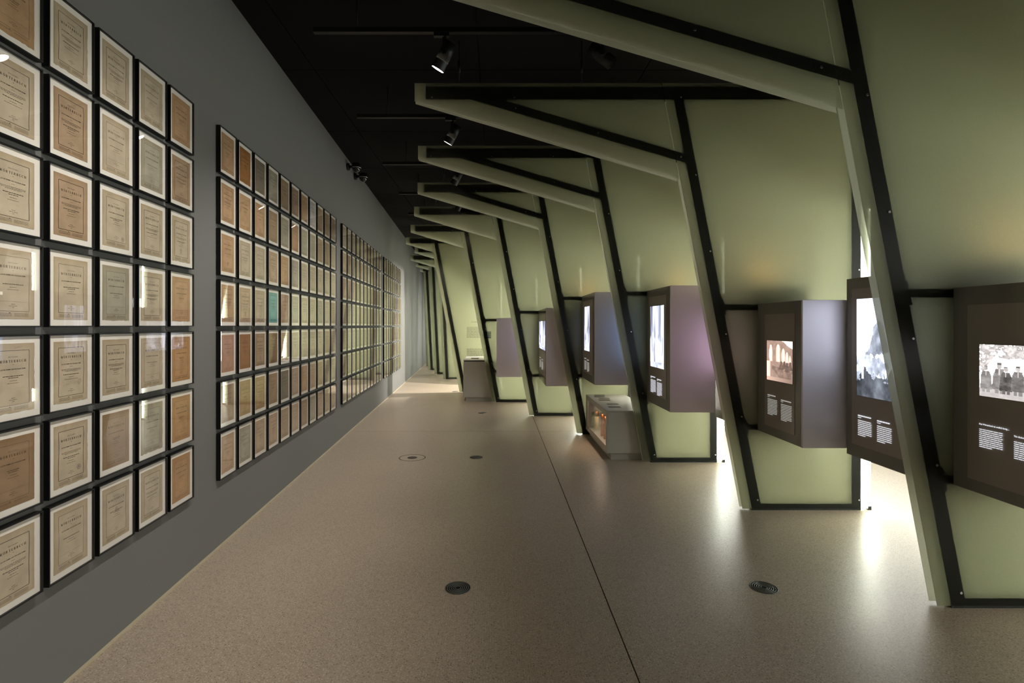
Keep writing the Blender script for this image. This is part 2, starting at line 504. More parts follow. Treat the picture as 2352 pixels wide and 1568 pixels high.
for k, (y, xt, xb, sl, xr, armbar) in enumerate(FINS):
    f = thing('glass_fin', 'green frosted glass fin, ' + FIN_NOTE[k], 'glass partition', (0, y, 0), 0, 'leaning frosted glass fins')
    zc = (TIPZ - ARM * (xb - xt)) / (1 - ARM * sl)       # where the arm's lower edge meets the leaning edge
    xc = xb - sl * zc
    xj = xb - sl * TOPZ
    g = .003
    arm = [(xt, TIPZ), (xc - g, zc + g * ARM), (xj - g, TOPZ), (xt, TOPZ)]
    main = [(xb - sl * .012, .012), (xr, .012), (xr, TOPZ), (xj + g, TOPZ), (xc + g, zc)]
    for pts in (arm, main):
        bm = bmesh.new(); bm_prism(bm, pts, 0, .008, 1, 1, 0); obj('front_glass_sheet', bm, [M['etched'], M['clear']], f)
        bm = bmesh.new(); bm_prism(bm, pts, FT - .008, FT, 1, 1, 0); obj('rear_glass_sheet', bm, [M['etched_rear'], M['clear']], f)
    b0, b1 = .0082, .0515
    in_ = .077                                            # glass margin outside the steel
    ux = xb + in_ * 1.0
    def bar(name, fn):
        bm = bmesh.new(); fn(bm); return obj(name, bm, M['bar'], f)
    W = .078
    # leaning upright
    bar('upright_bar', lambda bm: bm_prism(bm, [(ux, 0), (ux + W, 0), (ux + W - sl * 3.438, 3.438), (ux - sl * 3.438, 3.438)], b0, b1))
    bar('base_bar', lambda bm: bm_prism(bm, [(ux + W, 0), (xr - .06, 0), (xr - .06, .052), (ux + W - sl * .052, .052)], b0, b1))
    bar('end_bar', lambda bm: bm_prism(bm, [(xr - .135, .052), (xr - .06, .052), (xr - .06, 3.333), (xr - .135, 3.333)], b0, b1))
    bar('top_bar', lambda bm: bm_prism(bm, [(xt + .09, 3.333), (ux - sl * 3.333, 3.333), (ux - sl * 3.438, 3.438), (xt + .09, 3.438)], b0, b1))
    bar('top_bar', lambda bm: bm_prism(bm, [(ux + W - sl * 3.333, 3.333), (xr - .06, 3.333), (xr - .06, 3.438), (ux + W - sl * 3.438, 3.438)], b0, b1))
    if armbar:
        # lies parallel to the arm's lower edge
        za = lambda x: TIPZ + .150 - ARM * (x - xt)      # lower edge of the bar
        x0 = xt + (TIPZ + .150 - 3.333) / ARM
        zl = (TIPZ + .150 - ARM * (ux - xt)) / (1 - ARM * sl)
        zu = (TIPZ + .150 + .072 - ARM * (ux - xt)) / (1 - ARM * sl)
        bar('arm_bar', lambda bm: bm_prism(bm, [(x0, 3.333), (ux - sl * zl, zl), (ux - sl * zu, zu), (x0 + .072 / ARM, 3.333)], b0, b1))
    pts = [(xt + .14 + i * .67, 3.35) for i in range(12) if xt + .14 + i * .67 < xj - .05]
    if armbar:
        pts += [(xx, TIPZ + .185 - ARM * (xx - xt)) for xx in np.arange(xt + .82, xc + .05, .67)]
    pts += [(ux + W * .72 - sl * z, z) for z in (.085, .76, 1.43, 2.10, 2.72, 3.35)]
    pts += [(xr - .08, z) for z in (.085, 1.95, 2.7)]
    for px, pz in pts:
        put('screw', scr_me, f, (px, 0, pz))
    if k in OPEN:
        ox, oz0, oz1 = OPEN[k]
        for z in (oz0 + .001, oz1 - .052):
            xl = ux + W - sl * z
            bar('opening_bar', lambda bm: bm_prism(bm, [(xl, z), (ox + .30, z), (ox + .30, z + .046), (ux + W - sl * (z + .046), z + .046)], b0, b1))
            bar('bracket', lambda bm: bm_prism(bm, [(ux + W - sl * (z - .04), z - .04), (ux + W + .014 - sl * (z - .04), z - .04), (ux + W + .014 - sl * z, z), (ux + W - sl * z, z)], b0, b1))
            bar('bracket', lambda bm: bm_prism(bm, [(ux + W - sl * (z + .046), z + .046), (ux + W + .014 - sl * (z + .046), z + .046), (ux + W + .014 - sl * (z + .09), z + .09), (ux + W - sl * (z + .09), z + .09)], b0, b1))
    # light tube along the rear end of the fin
    bm = bmesh.new(); bm_box(bm, xr + .001, xr + .026, .017, .043, .03, 2.45); obj('light_tube', bm, M['tube'], f)
    bm = bmesh.new(); bm_box(bm, xr + .0005, xr + .03, .012, .048, 2.4505, 2.50); bm_box(bm, xr + .0005, xr + .03, .012, .048, .0, .0295); obj('tube_socket', bm, M['bar'], f)
    # suspension wires up to the ceiling
    for xx in ((xt + .36, xt + 1.36) if k < 9 else (xt + .2,)):
        bm = bmesh.new()
        bm_cyl(bm, (xx, .03, 3.44), (xx, .03, CEIL), .004, n=8)
        bm_cyl(bm, (xx, .03, 3.56), (xx, .03, 3.66), .009, n=8)
        obj('suspension_wire', bm, M['black'], f)

# ------------------------------------------------------------------ display cases with back-lit pictures
def noise2(u, v, seed, octs=4, f0=4.0):
    rs = np.random.RandomState(seed)
    out = np.zeros_like(u); amp = 1.0; f = f0
    for o in range(octs):
        n = int(f) + 3
        g = rs.rand(n + 1, n + 1)
        x = np.clip(u, 0, .9999) * f; y = np.clip(v, 0, .9999) * f
        i = x.astype(int); j = y.astype(int); a = x - i; b = y - j
        a = a * a * (3 - 2 * a); b = b * b * (3 - 2 * b)
        out += amp * ((g[i, j] * (1 - a) + g[i + 1, j] * a) * (1 - b) + (g[i, j + 1] * (1 - a) + g[i + 1, j + 1] * a) * b)
        amp *= .5; f *= 2
    return out / (2 - .5 ** (octs - 1))


def sm(x, a, b):
    t = np.clip((x - a) / (b - a), 0, 1)
    return t * t * (3 - 2 * t)


def pic_people(u, v):
    n = noise2(u, v, 3, 5, 9); n2 = noise2(u, v, 5, 4, 18)
    g = np.ones_like(u) * 1.0
    hill = .30 + .12 * sm(u, .45, 1.0) + .03 * noise2(u, v * 0, 8, 3, 6)
    g = np.where(v < hill, .62 + .25 * n2, g)
    leaf = (v > .74 - .30 * (u < .17) * sm(.2 - u, 0, .2) + .12 * (n - .5)) & (n2 > .38)
    leaf &= (u < .66) | (n > .5)
    g = np.where(leaf, .22 + .6 * n2, g)
    g = np.where(v < .16, .50 + .1 * n2, g)
    for cx, s, dark in ((.085, .50, .30), (.255, .56, .27), (.335, .50, .16), (.475, .53, .24), (.80, .5, .28)):
        base = .10
        h = (v - base) / s; dx = np.abs(u - cx) / (s * .52)
        coat = (h > .10) & (h < .80) & (dx < .27 - .10 * sm(h, .55, .82) + .03 * (h < .3))
        legs = (h > -.02) & (h <= .12) & (np.abs(dx - .11) < .075)
        head = ((u - cx) / (s * .52) / .105) ** 2 + ((h - .90) / .10) ** 2 < 1
        hat = (h > .945) & (h < 1.0) & (dx < .085)
        g = np.where(coat, dark + .22 * n2, g); g = np.where(legs, dark + .15, g)
        g = np.where(head, .38 + .25 * n2, g); g = np.where(hat, dark + .05, g)
        g = np.where(coat & (dx < .02) & (h > .6), .6, g)
    return np.stack([g * 1.0, g * .965, g * .95], -1)


def pic_nave(u, v):
    n = noise2(u, v, 13, 4, 10)
    g = .42 + .12 * n
    for i, (c, w, top) in enumerate(((.17, .07, .90), (.46, .09, .92), (.66, .075, .82), (.80, .06, .74), (.91, .045, .66))):
        d = np.abs(u - c) / w
        g = np.where((d < 1) & (v < top - .12 * d ** 2) & (v > .48), .82 - .25 * d + .1 * n, g)
    g = np.where((u < .17) & (u > .10) & (v > .56) & (v < .78), 1.05, g)
    g = np.where((u > .5) & (v > 1.32 - .48 * u - .05 * n), .95, g)
    g = np.where((u < .2) & (v < .48), .45 + .35 * sm(.2 - u, 0, .12), g)
    boat = (u > .22) & (v > .02) & (v < .38 - .10 * u + .04 * n) & (v > .30 - .7 * (u - .22))
    g = np.where(boat, .30 + .25 * n, g)
    for cx, cy, s in ((.58, .30, .20), (.70, .33, .18), (.80, .26, .22), (.92, .30, .20)):
        body = (np.abs(u - cx) < s * .42 * (1.2 - (v - cy) / s)) & (v > cy) & (v < cy + s * .75)
        head = ((u - cx) / (s * .18)) ** 2 + ((v - cy - s * .88) / (s * .17)) ** 2 < 1
        g = np.where(body | head, .26 + .15 * n, g)
    g = np.where(v < .09, .62 - .2 * u, g)
    return np.stack([g * 1.0, g * .84, g * .76], -1)


def pic_streaks(u, v, seed=21, warm=0.0):
    a = noise2(u, v * .12, seed, 4, 7); b = noise2(u, v, seed + 1, 5, 8)
    g = .60 + 1.5 * (a - .46)
    low = sm(.55 - v + .25 * (b - .5), 0, .1)
    g = g * (1 - low) + low * (.05 + 1.2 * noise2(u, v * .4, seed + 3, 4, 9))
    g = np.where(a > .62, 1.0, g)
    g = np.where((v < .09), .35 + .6 * b, g)
    g = np.clip(g, .1, 1.1)
    return np.stack([g * .93, g * .95, g * 1.06], -1)


def pic_rocks(u, v):
    b = noise2(u, v, 41, 5, 7); c = noise2(u, v, 43, 5, 12)
    peak = .82 - 1.5 * np.abs(u - .42) + .35 * (b - .5)
    g = np.ones_like(u)
    g = np.where(v < peak, .28 + .45 * c, g)
    g = np.where((v < .45 - .10 * u + .25 * (b - .5)), .50 + .55 * (c - .3) + .4 * (b > .55), g)
    g = np.where((v < .22 + .3 * (c - .5)), .12 + .38 * b, g)
    g = np.where((np.abs(u - .62) < .02) & (v > .47) & (v < .7), .95, g)
    g = np.where((np.abs(u - .12) < .018) & (v > .18) & (v < .30), .95, g)
    g = np.clip(g, .06, 1.1)
    return np.stack([g * .93, g * .97, g * 1.05], -1)


PICM = picture_mat('backlit_print', SCREEN_GLOW)
PICM.cycles.emission_sampling = 'NONE'


def picture(parent, fn, x0, x1, z0, z1, y=-.006, nx=110):
    """a back-lit photographic print; the picture is printed on the sheet itself"""
    nz = max(8, int(nx * (z1 - z0) / (x1 - x0)))
    nz = min(nz, 170)
    us = np.linspace(0, 1, nx + 1); vs = np.linspace(0, 1, nz + 1)
    verts = [(x0 + (x1 - x0) * a, y, z0 + (z1 - z0) * b) for b in vs for a in us]
    faces = [(j * (nx + 1) + i, j * (nx + 1) + i + 1, (j + 1) * (nx + 1) + i + 1, (j + 1) * (nx + 1) + i) for j in range(nz) for i in range(nx)]
    me = bpy.data.meshes.new('backlit_picture')
    me.from_pydata(verts, [], faces)
    uc, vc = np.meshgrid((us[:-1] + us[1:]) / 2, (vs[:-1] + vs[1:]) / 2)
    col = np.clip(fn(uc, vc), 0.01, 1.2) ** 2.3
    rgba = np.ones((nx * nz, 4), dtype=np.float32); rgba[:, :3] = col.reshape(-1, 3)
    at = me.attributes.new('print', 'FLOAT_COLOR', 'FACE')
    at.data.foreach_set('color', rgba.ravel())
    me.materials.append(PICM)
    o = put('backlit_picture', me, parent)
    # solid back of the light box
    return o


def caption(parent, x0, x1, ztop, n, lh, mat, y=-.0075, head=True, thick=.36):
    """a block of printed text too small to read: rows of word-long dashes"""
    rs = random.Random(int(abs(x0 * 9173 + ztop * 313)))
    bm = bmesh.new()
    z = ztop
    if head:
        xx = x0
        while xx < x0 + (x1 - x0) * .85:
            w = rs.uniform(.012, .03)
            bm_box(bm, xx, min(xx + w, x1), y, y + .001, z - lh * .6, z); xx += w + .003
        z -= lh * 1.2
        bm_box(bm, x0, x0 + .03, y, y + .001, z - lh * .3, z)
        z -= lh * 1.6
    for r in range(n):
        xx = x0; end = x1 if r < n - 1 else x0 + (x1 - x0) * .55
        while xx < end - .004:
            w = rs.uniform(.010, .034)
            e = min(xx + w, end)
            bm_box(bm, xx, e, y, y + .001, z - lh * thick, z); xx = e + .0032
        z -= lh
    return obj('caption', bm, mat, parent)


def text_mesh(name, body, size, mat, align='LEFT', bold=0.0):
    cu = bpy.data.curves.new(name, 'FONT')
    cu.body = body; cu.size = size; cu.align_x = align; cu.resolution_u = 2
    cu.extrude = 0.0002; cu.offset = bold
    o = bpy.data.objects.new(name, cu); COL.objects.link(o)
    bpy.context.view_layer.update()
    me = bpy.data.meshes.new_from_object(o.evaluated_get(bpy.context.evaluated_depsgraph_get()))
    bpy.data.objects.remove(o); bpy.data.curves.remove(cu)
    me.materials.clear(); me.materials.append(mat)
    return me


def case(label, X, y, x0, x1, z0, z1, wd, fn=None, pic=None, panel=None, caps=(), capmat='caption', near=True):
    """local x runs towards the viewer from the fin, local y into the case, the picture side faces local -y"""
    t = thing('display_case', label, 'display case', (X, y, 0), math.radians(-90), 'grey picture cases hung on the glass fins')
    box('body', x0 + .001, x1 - .022, .012, wd, z0, z1, M['case'], t, bevel=.002)
    box('end_panel', x1 - .019, x1, .0, wd, z0, z1, M['case'], t, bevel=.0015)
    box('front_glass', x0 + .001, x1 - .022, .0, .009, z0 + .002, z1 - .002, M['caseglass'], t)
    if panel:
        box('print_panel', panel[0], panel[1], -.003, -.0002, panel[2], panel[3], M['casemat'], t)
    if pic:
        box('light_box', pic[0] - .004, pic[1] + .004, -.0055, -.0032, pic[2] - .004, pic[3] + .004, M['caseglass'], t)
        picture(t, fn, pic[0], pic[1], pic[2], pic[3])
    for (a, b, zt, n, lh, head) in caps:
        caption(t, a, b, zt, n, lh, M[capmat], head=head)
    return t


# nearest fin, viewer's side
Y = FINS[0][0]
c1 = case('dark case at right edge with back-lit picture of people in long coats', 2.419, Y - .0005, 0, .80, .657, 1.70, .45,
          pic_people, (.155, .56, 1.15, 1.406), (.085, .70, .72, 1.605), [(.155, .275, .985, 10, .0095, False), (.33, .44, .96, 9, .0095, False)])
tm = text_mesh('title_text', 'Das Wörterbuch ist endlich fertig…', .0105, M['caption'], bold=.0002)
put('caption_title', tm, c1, (.155, -.0078, 1.006), (math.radians(90), 0, 0))
tm = text_mesh('title_text', 'The dictionary', .0105, M['caption'], bold=.0002)
put('caption_title', tm, c1, (.33, -.0078, .981), (math.radians(90), 0, 0))
# nearest fin, far side (seen left of the fin)
case('dark case with back-lit mountain picture, half hidden by the nearest fin', 2.419, Y + FT + .0005, -.782, -.02, .615, 1.82, .45,
     pic_rocks, (-.672, -.20, 1.034, 1.675), (-.725, -.08, .70, 1.745), [(-.660, -.535, .905, 9, .012, True), (-.485, -.365, .90, 9, .012, True)])
# second fin
Y = FINS[1][0]
case('grey case with pinkish back-lit church picture and mauve side', 2.12, Y - .0005, 0, .618, .65, 1.676, .42,
     pic_nave, (.152, .505, 1.079, 1.384), (.115, .525, .72, 1.585), [(.165, .30, .965, 11, .0115, True), (.355, .495, .95, 11, .0115, True)], 'captiondim')
case('plain case on the far side of the second fin, mostly behind frosted glass', 2.12, Y + FT + .0005, -.76, 0, .615, 1.80, .42,
     lambda u, v: pic_streaks(u, v, 91) * np.array([1.0, .84, .86]), (-.66, -.18, 1.05, 1.62), (-.71, -.08, .72, 1.72), [(-.65, -.5, .93, 9, .012, True)], 'captiondim')
# third fin
Y = FINS[2][0]
case('grey case with tall back-lit tree trunk picture and pinkish side', 1.648, Y - .0005, 0, .771, .676, 1.878, .42,
     lambda u, v: pic_streaks(u, v, 21), (.143, .591, 1.068, 1.70), (.085, .65, .78, 1.80), [(.155, .33, .965, 11, .0125, True), (.375, .53, .955, 11, .0125, True)])
case('plain case on the far side of the third fin, behind frosted glass', 1.648, Y + FT + .0005, -.76, 0, .70, 1.85, .42,
     lambda u, v: pic_streaks(u, v, 95) * np.array([.72, .88, 1.0]), (-.66, -.18, 1.10, 1.70), (-.71, -.08, .78, 1.78))
# fourth fin
Y = FINS[3][0]
case('bluish grey case with narrow bright picture above the low vitrine', 1.18, Y - .0005, 0, .93, .785, 1.90, .42,
     lambda u, v: pic_streaks(u, v, 51), (.22, .604, 1.17, 1.744), (.10, .80, .88, 1.82), [(.23, .38, 1.07, 10, .0125, True), (.43, .58, 1.06, 10, .0125, True)], 'captiondim')
case('plain case on the far side of the fourth fin, behind frosted glass', 1.18, Y + FT + .0005, -.74, 0, .75, 1.85, .42,
     lambda u, v: pic_streaks(u, v, 97) * np.array([.9, .88, 1.0]), (-.64, -.18, 1.10, 1.70), (-.69, -.08, .80, 1.78))
# fifth fin
Y = FINS[4][0]
case('grey case with small bright picture on the fifth fin', .699, Y - .0005, 0, 1.30, .645, 1.745, .42,
     lambda u, v: pic_streaks(u, v, 71), (.2, 1.22, 1.14, 1.563), (.10, 1.25, .75, 1.66), [(.3, .55, 1.0, 9, .014, True), (.65, .9, .99, 9, .014, True)], 'captiondim')
case('plain case on the far side of the fifth fin, behind frosted glass', .699, Y + FT + .0005, -.74, 0, .70, 1.70, .42,
     lambda u, v: pic_streaks(u, v, 99) * np.array([.95, .88, 1.0]), (-.64, -.18, 1.0, 1.55), (-.69, -.08, .75, 1.62))
# sixth fin
Y = FINS[5][0]
case('plain grey case seen end on, on the sixth fin, farthest of the cases', 0.004, Y - .0005, 0, .90, .58, 1.63, .46)

# warm glow boxes added on the hidden cases to tint the glass orange
M['warm'] = emit('added_warm_glow', (1.0, .50, .18, 1), 30.0)
cases = {o['label']: o for o in COL.objects if o.name.startswith('display_case') and o.parent is None}
def added_glow(key, top, lx, ly):
    t = [o for l, o in cases.items() if key in l][0]
    box('added_glow_housing', lx - .06, lx + .06, ly - .035, ly + .035, top + .0003, top + .02, M['black'], t)
    box('added_glow_lens', lx - .055, lx + .055, ly - .03, ly + .03, top + .0203, top + .023, M['warm'], t)
added_glow('mountain picture', 1.82, -.20, .32)
added_glow('far side of the second fin', 1.80, -.18, .06)
added_glow('far side of the third fin', 1.85, -.18, .36)
added_glow('far side of the fourth fin', 1.85, -.18, .10)

# ------------------------------------------------------------------ low vitrines between the fins
def vitrine(label, x0, x1, y0, y1, zt, win=True):
    t = thing('low_vitrine', label, 'vitrine', (0, 0, 0), 0, 'low grey vitrines')
    pl = .05
    box('plinth', x0 + .05, x1 - .05, y0 + .035, y1 - .02, 0, .08, M['vitrine'], t)
    if not win:
        box('body', x0, x1, y0, y1, .08, zt - .035, M['vitrine'], t, bevel=.003)
        box('shadow_gap', x0 + .012, x1 - .012, y0 + .012, y1 - .012, zt - .035, zt - .018, M['black'], t)
        box('top_plate', x0, x1, y0, y1, zt - .018, zt, M['vitrine'], t, bevel=.002)
        return t
    # hollow body open to the left, with a window there
    box('end_panel', x0 + .012, x1, y0, y0 + .02, .08, zt - .02, M['vitrine'], t, bevel=.002)
    box('end_panel', x0 + .012, x1, y1 - .02, y1, .08, zt - .02, M['vitrine'], t)
    box('back_panel', x1 - .02, x1, y0 + .02, y1 - .02, .08, zt - .02, M['vitrine'], t)
    box('bottom_panel', x0 + .012, x1 - .02, y0 + .02, y1 - .02, .08, .12, M['vitrine'], t)
    box('lining', x0 + .28, x0 + .30, y0 + .02, y1 - .02, .12, zt - .02, M['inside'], t)
    bm = bmesh.new()
    for a, b, c, d in ((y0, y1, .08, .15), (y0, y1, zt - .06, zt - .02), (y0, y0 + .07, .15, zt - .06), (y1 - .12, y1, .15, zt - .06)):
        bm_box(bm, x0, x0 + .0115, a, b, c, d)
    obj('window_surround', bm, M['vitrine'], t)
    box('window_glass', x0 + .002, x0 + .006, y0 + .0705, y1 - .1205, .1505, zt - .0605, M['picglass'], t)
    box('top_plate', x0, x1, y0, y1, zt - .0195, zt, M['vitrine'], t, bevel=.002)
    return t


vit = vitrine('low grey vitrine with lit window between third and fourth fin', 1.229, 1.76, 5.80, 7.17, .553)
tagm = M['letter']
for i, (lx, ly) in enumerate(((1.30, 6.02), (1.30, 6.24), (1.30, 6.58), (1.30, 6.74), (1.30, 6.90), (1.30, 7.04))):
    bm = bmesh.new()
    for r in range(5):
        bm_box(bm, lx + .03 * (i % 2), lx + .14 + .03 * (i % 2), ly + r * .02, ly + r * .02 + .010, .5531, .5536)
    obj('caption', bm, M['inkfaint'], vit)
box('plaque', 1.309, 1.357, 7.138, 7.1495, .262, .316, M['bar'], vit)
def bottle(label, x, y, mat, h, r, top):
    t = thing('slim_bottle', label, 'bottle', (x, y, .1203), 0, 'bottles in the low vitrine')
    bm = bmesh.new(); bm_lathe(bm, [(0, 0), (r, 0), (r, h * .68), (r * .92, h * .70)], 20); obj('body', bm, mat, t)
    bm = bmesh.new(); bm_lathe(bm, [(r * .55, h * .70), (r * .6, h * .78), (r * .95, h * .80), (r * .95, h * .92), (r * .5, h), (0, h)], 20); obj('stopper', bm, top, t)
bottle('cream bottle with copper neck, left of the two copper bottles', 1.33, 6.92, M['cream'], .25, .030, M['copper'])
bottle('middle one of the bottles in the vitrine, copper coloured', 1.33, 6.54, M['copper'], .27, .027, M['copper'])
bottle('rightmost copper bottle in the vitrine, nearest its front corner', 1.33, 6.36, M['copper'], .27, .025, M['copper'])
ld = bpy.data.lights.new('vitrine_light', 'AREA'); ld.shape = 'RECTANGLE'; ld.size = .04; ld.size_y = .9; ld.energy = 3.0; ld.color = (1, .78, .58)
lo = bpy.data.objects.new('vitrine_light', ld); COL.objects.link(lo); lo.parent = vit; lo.location = (1.32, 6.40, .525)
box('light_strip', 1.305, 1.335, 5.95, 6.85, .527, .5325, emit('vitrine_strip', (1, .78, .58, 1), 3.0), vit)

far = vitrine('grey cabinet-like vitrine without window between sixth and seventh fin', -.652, .02, 10.30, 11.50, .82, False)
for i, lx in enumerate((-.52, -.25)):
    box('caption', lx, lx + .16, 10.6, 10.95, .8202, .8207, M['inkfaint'], far)

# grey lettering on the seventh fin, and a clear card on the sixth
f7 = [o for o in COL.objects if o.name.startswith('glass_fin') and o.parent is None]
fin7, fin6 = f7[6], f7[5]
def fin_text(parent, x0, x1, ztop, n, lh):
    bm = bmesh.new(); rs = random.Random(4)
    for r in range(n):
        xx = x0
        while xx < x1:
            w = rs.uniform(.02, .07); e = min(x1, xx + w)
            bm_box(bm, xx, e, -.0012, -.0002, ztop - r * lh - lh * .4, ztop - r * lh); xx = e + .008
    return obj('lettering', bm, M['letter'], parent)
fin_text(fin7, -.66, -.30, 1.46, 10, .025)
fin_text(fin7, -.66, -.30, .98, 8, .025)
fin_text(fin7, -.56, -.30, 1.58, 1, .025)
cd = box('label_card', -.24, -.10, -.003, -.0005, 1.245, 1.385, M['card'], fin6)
bm = bmesh.new()
for r in range(6):
    bm_box(bm, -.225, -.135 + .02 * (r % 2), -.0042, -.0032, 1.36 - r * .02, 1.367 - r * .02)
obj('print', bm, M['ink'], cd)

# ------------------------------------------------------------------ spot lamps on tracks
def spot_lamp(label, x, y, z, axis, lit=True, group='black spot lamps on the ceiling tracks', watt=None, cone=84):
    """z is the underside of the track"""
    ax = Vector(axis).normalized()
    t = thing('spot_lamp', label, 'lamp', (x, y, z), 0, group)
    box('adapter', -.075, .03, -.016, .016, -.026, -.0004, M['black'], t, bevel=.002)
    bm = bmesh.new(); bm_cyl(bm, (.0, 0, -.026), (0, 0, -.06), .011, n=14); bm_box(bm, -.012, .012, -.054, -.046, -.17, -.055); obj('yoke', bm, M['black'], t)
    piv = Vector((0, 0, -.15))
    a0 = piv - ax * .085; a1 = piv + ax * .105
    bm = bmesh.new()
    bm_cyl(bm, a0, piv + ax * .04, .046, n=32); bm_cyl(bm, piv + ax * .04, piv + ax * .044, .0435, n=32); bm_cyl(bm, piv + ax * .044, a1, .046, n=32, caps=False)
    bm_cyl(bm, a1 - ax * .03, a1, .0435, n=32, caps=False)
    obj('lamp_head', bm, M['black'], t)
    bm = bmesh.new(); bm_cyl(bm, a1 - ax * .008, a1 - ax * .001, .0432, n=32); obj('lens', bm, M['lens'] if lit else M['dome'], t)
    if lit:
        l = bpy.data.lights.new('spot_light', 'SPOT')
        l.energy = watt or SPOT_WATT; l.color = (1.0, .95, .87); l.spot_size = math.radians(cone); l.spot_blend = .9; l.shadow_soft_size = .03
        lo = bpy.data.objects.new('spot_light', l); COL.objects.link(lo); lo.parent = t
        lo.location = a1 + ax * .012
        lo.rotation_euler = ax.to_track_quat('-Z', 'Y').to_euler()
    return t


TRACK_Y = [-.83, .65, 2.13, 3.605, 5.08, 6.56, 8.04, 9.52, 11.0, 12.48, 14.0]
TRACK_X = [-1.0, -1.08, -1.17, -1.26, -1.355, -1.43, -1.50, -1.60, -1.68, -1.76, -1.84]
TZ = 3.515
for i, (ty, tx) in enumerate(zip(TRACK_Y, TRACK_X)):
    hidden = i < 3
    where = {3: 'foremost ceiling track in view', 4: 'second ceiling track in view', 5: 'third ceiling track in view', 6: 'fourth ceiling track in view', 7: 'fifth ceiling track in view',
             8: 'sixth ceiling track in view', 9: 'seventh ceiling track in view', 10: 'rearmost ceiling track', 0: 'ceiling track behind the viewer', 1: 'ceiling track just over the viewer', 2: 'ceiling track just out of the picture'}[i]
    rt = tx + 3.3 if i < 6 else tx + 2.2
    t = thing('light_track', 'thin black lighting track, ' + where, 'track', (0, ty, TZ), 0, 'ceiling lighting tracks')
    bm = bmesh.new(); bm_box(bm, tx, rt, -.018, .018, 0, .034); bm_box(bm, tx + .01, rt - .01, -.006, .006, -.0003, .002); obj('rail', bm, M['black'], t, bevel=.0015)
    for xx in (tx + .3, rt - .3):
        bm = bmesh.new(); bm_cyl(bm, (xx, 0, .034), (xx, 0, CEIL - TZ), .005, n=8); obj('hanger', bm, M['black'], t)
    lx = -.355 - .066 * (i - 3)
    spot_lamp('lit black spot lamp under the ' + where, lx, ty, TZ, (-.50, .22, -.84))
spot_lamp('dark spot lamp turned away to the right under the foremost track', .72, 3.605, TZ, (.62, -.15, -.55), lit=False)

# lamp under the added ceiling block that shines through the gap behind the seventh fin
spot_lamp('lit spot lamp under the added ceiling block behind the seventh fin', 1.33, 12.03, 2.35, (-.80, .28, -.42), watt=1000, cone=110)

# ------------------------------------------------------------------ small dome cameras where wall meets ceiling
for i, (cy, word) in enumerate(((7.25, 'upper'), (7.72, 'lower'))):
    t = thing('dome_camera', '%s one of the two small dome cameras at top of left wall' % word, 'camera', (wall_x(cy), cy, 3.70), 0, 'dome cameras')
    bm = bmesh.new(); bm_cyl(bm, (0.001, 0, 0), (.03, 0, 0), .05, n=20); bm_cyl(bm, (.03, 0, 0), (.11, 0, 0), .02, n=14); obj('bracket', bm, M['black'], t)
    bm = bmesh.new(); bm_lathe(bm, [(0, .05), (.05, .045), (.062, .02), (.062, -.02)], 24); o = obj('housing', bm, M['black'], t, (.13, 0, 0))
    bm = bmesh.new(); bm_lathe(bm, [(.058, -.02)] + [(.058 * math.cos(a), -.02 - .058 * math.sin(a)) for a in np.linspace(.15, 1.57, 8)], 24); obj('dome', bm, M['dome'], t, (.13, 0, 0))
    bm = bmesh.new(); bm_lathe(bm, [(.063, -.022), (.066, -.02), (.066, -.012), (.063, -.010)], 24); obj('ring', bm, M['chrome'], t, (.13, 0, 0))

# ------------------------------------------------------------------ floor grilles
def grille(label, x, y):
    t = thing('floor_grille', label, 'floor grille', (x, y, 0), 0, 'round slotted floor grilles')
    bm = bmesh.new(); bm_lathe(bm, [(0, .0008), (.0735, .0008), (.0735, 0)], 40); obj('well_shade', bm, M['well_shade'], t)  # flat black disc; the shade of the recess is put into its colour
    for i, r in enumerate((.017, .028, .039, .050, .061, .072)):
        bm = bmesh.new(); bm_lathe(bm, [(r - .0024, .0009), (r - .0024, .0028), (r + .0016, .0028), (r + .0016, .0009)], 40); obj('ring', bm, M['grille'], t)
    bm = bmesh.new(); bm_box(bm, -.07, .07, -.003, .003, .0009, .0018); obj('rib', bm, M['well_shade'], t)
grille('round slotted grille in the floor in the foreground, left of the joint', -.22, 2.985)
grille('round slotted grille in the floor in the foreground, right of the joint', 1.531, 2.99)
grille('round slotted grille in the floor beside the flush ring cover', -.228, 5.94)
grille('round slotted grille in the floor before the far vitrine', -.24, 8.955)
grille('farthest round grille, in the patch of bright light on the floor', -.93, 11.84)
t = thing('floor_cover', 'flush round terrazzo floor cover with dark ring and dark centre', 'floor cover', (-.953, 5.925, 0))
bm = bmesh.new(); bm_lathe(bm, [(.141, .0004), (.141, .0014), (.150, .0014), (.150, .0004)], 48); obj('ring', bm, M['joint'], t)
bm = bmesh.new(); bm_lathe(bm, [(0, .0012), (.055, .0012), (.055, .0002)], 40); obj('centre_plate', bm, M['joint'], t)
bm = bmesh.new(); bm_lathe(bm, [(.056, .0008), (.140, .0008)], 48); obj('cover_plate', bm, M['floor'], t)

# ------------------------------------------------------------------ framed title pages
FW, FH, FD = .252, .316, .030
PW, PH = .186, .254


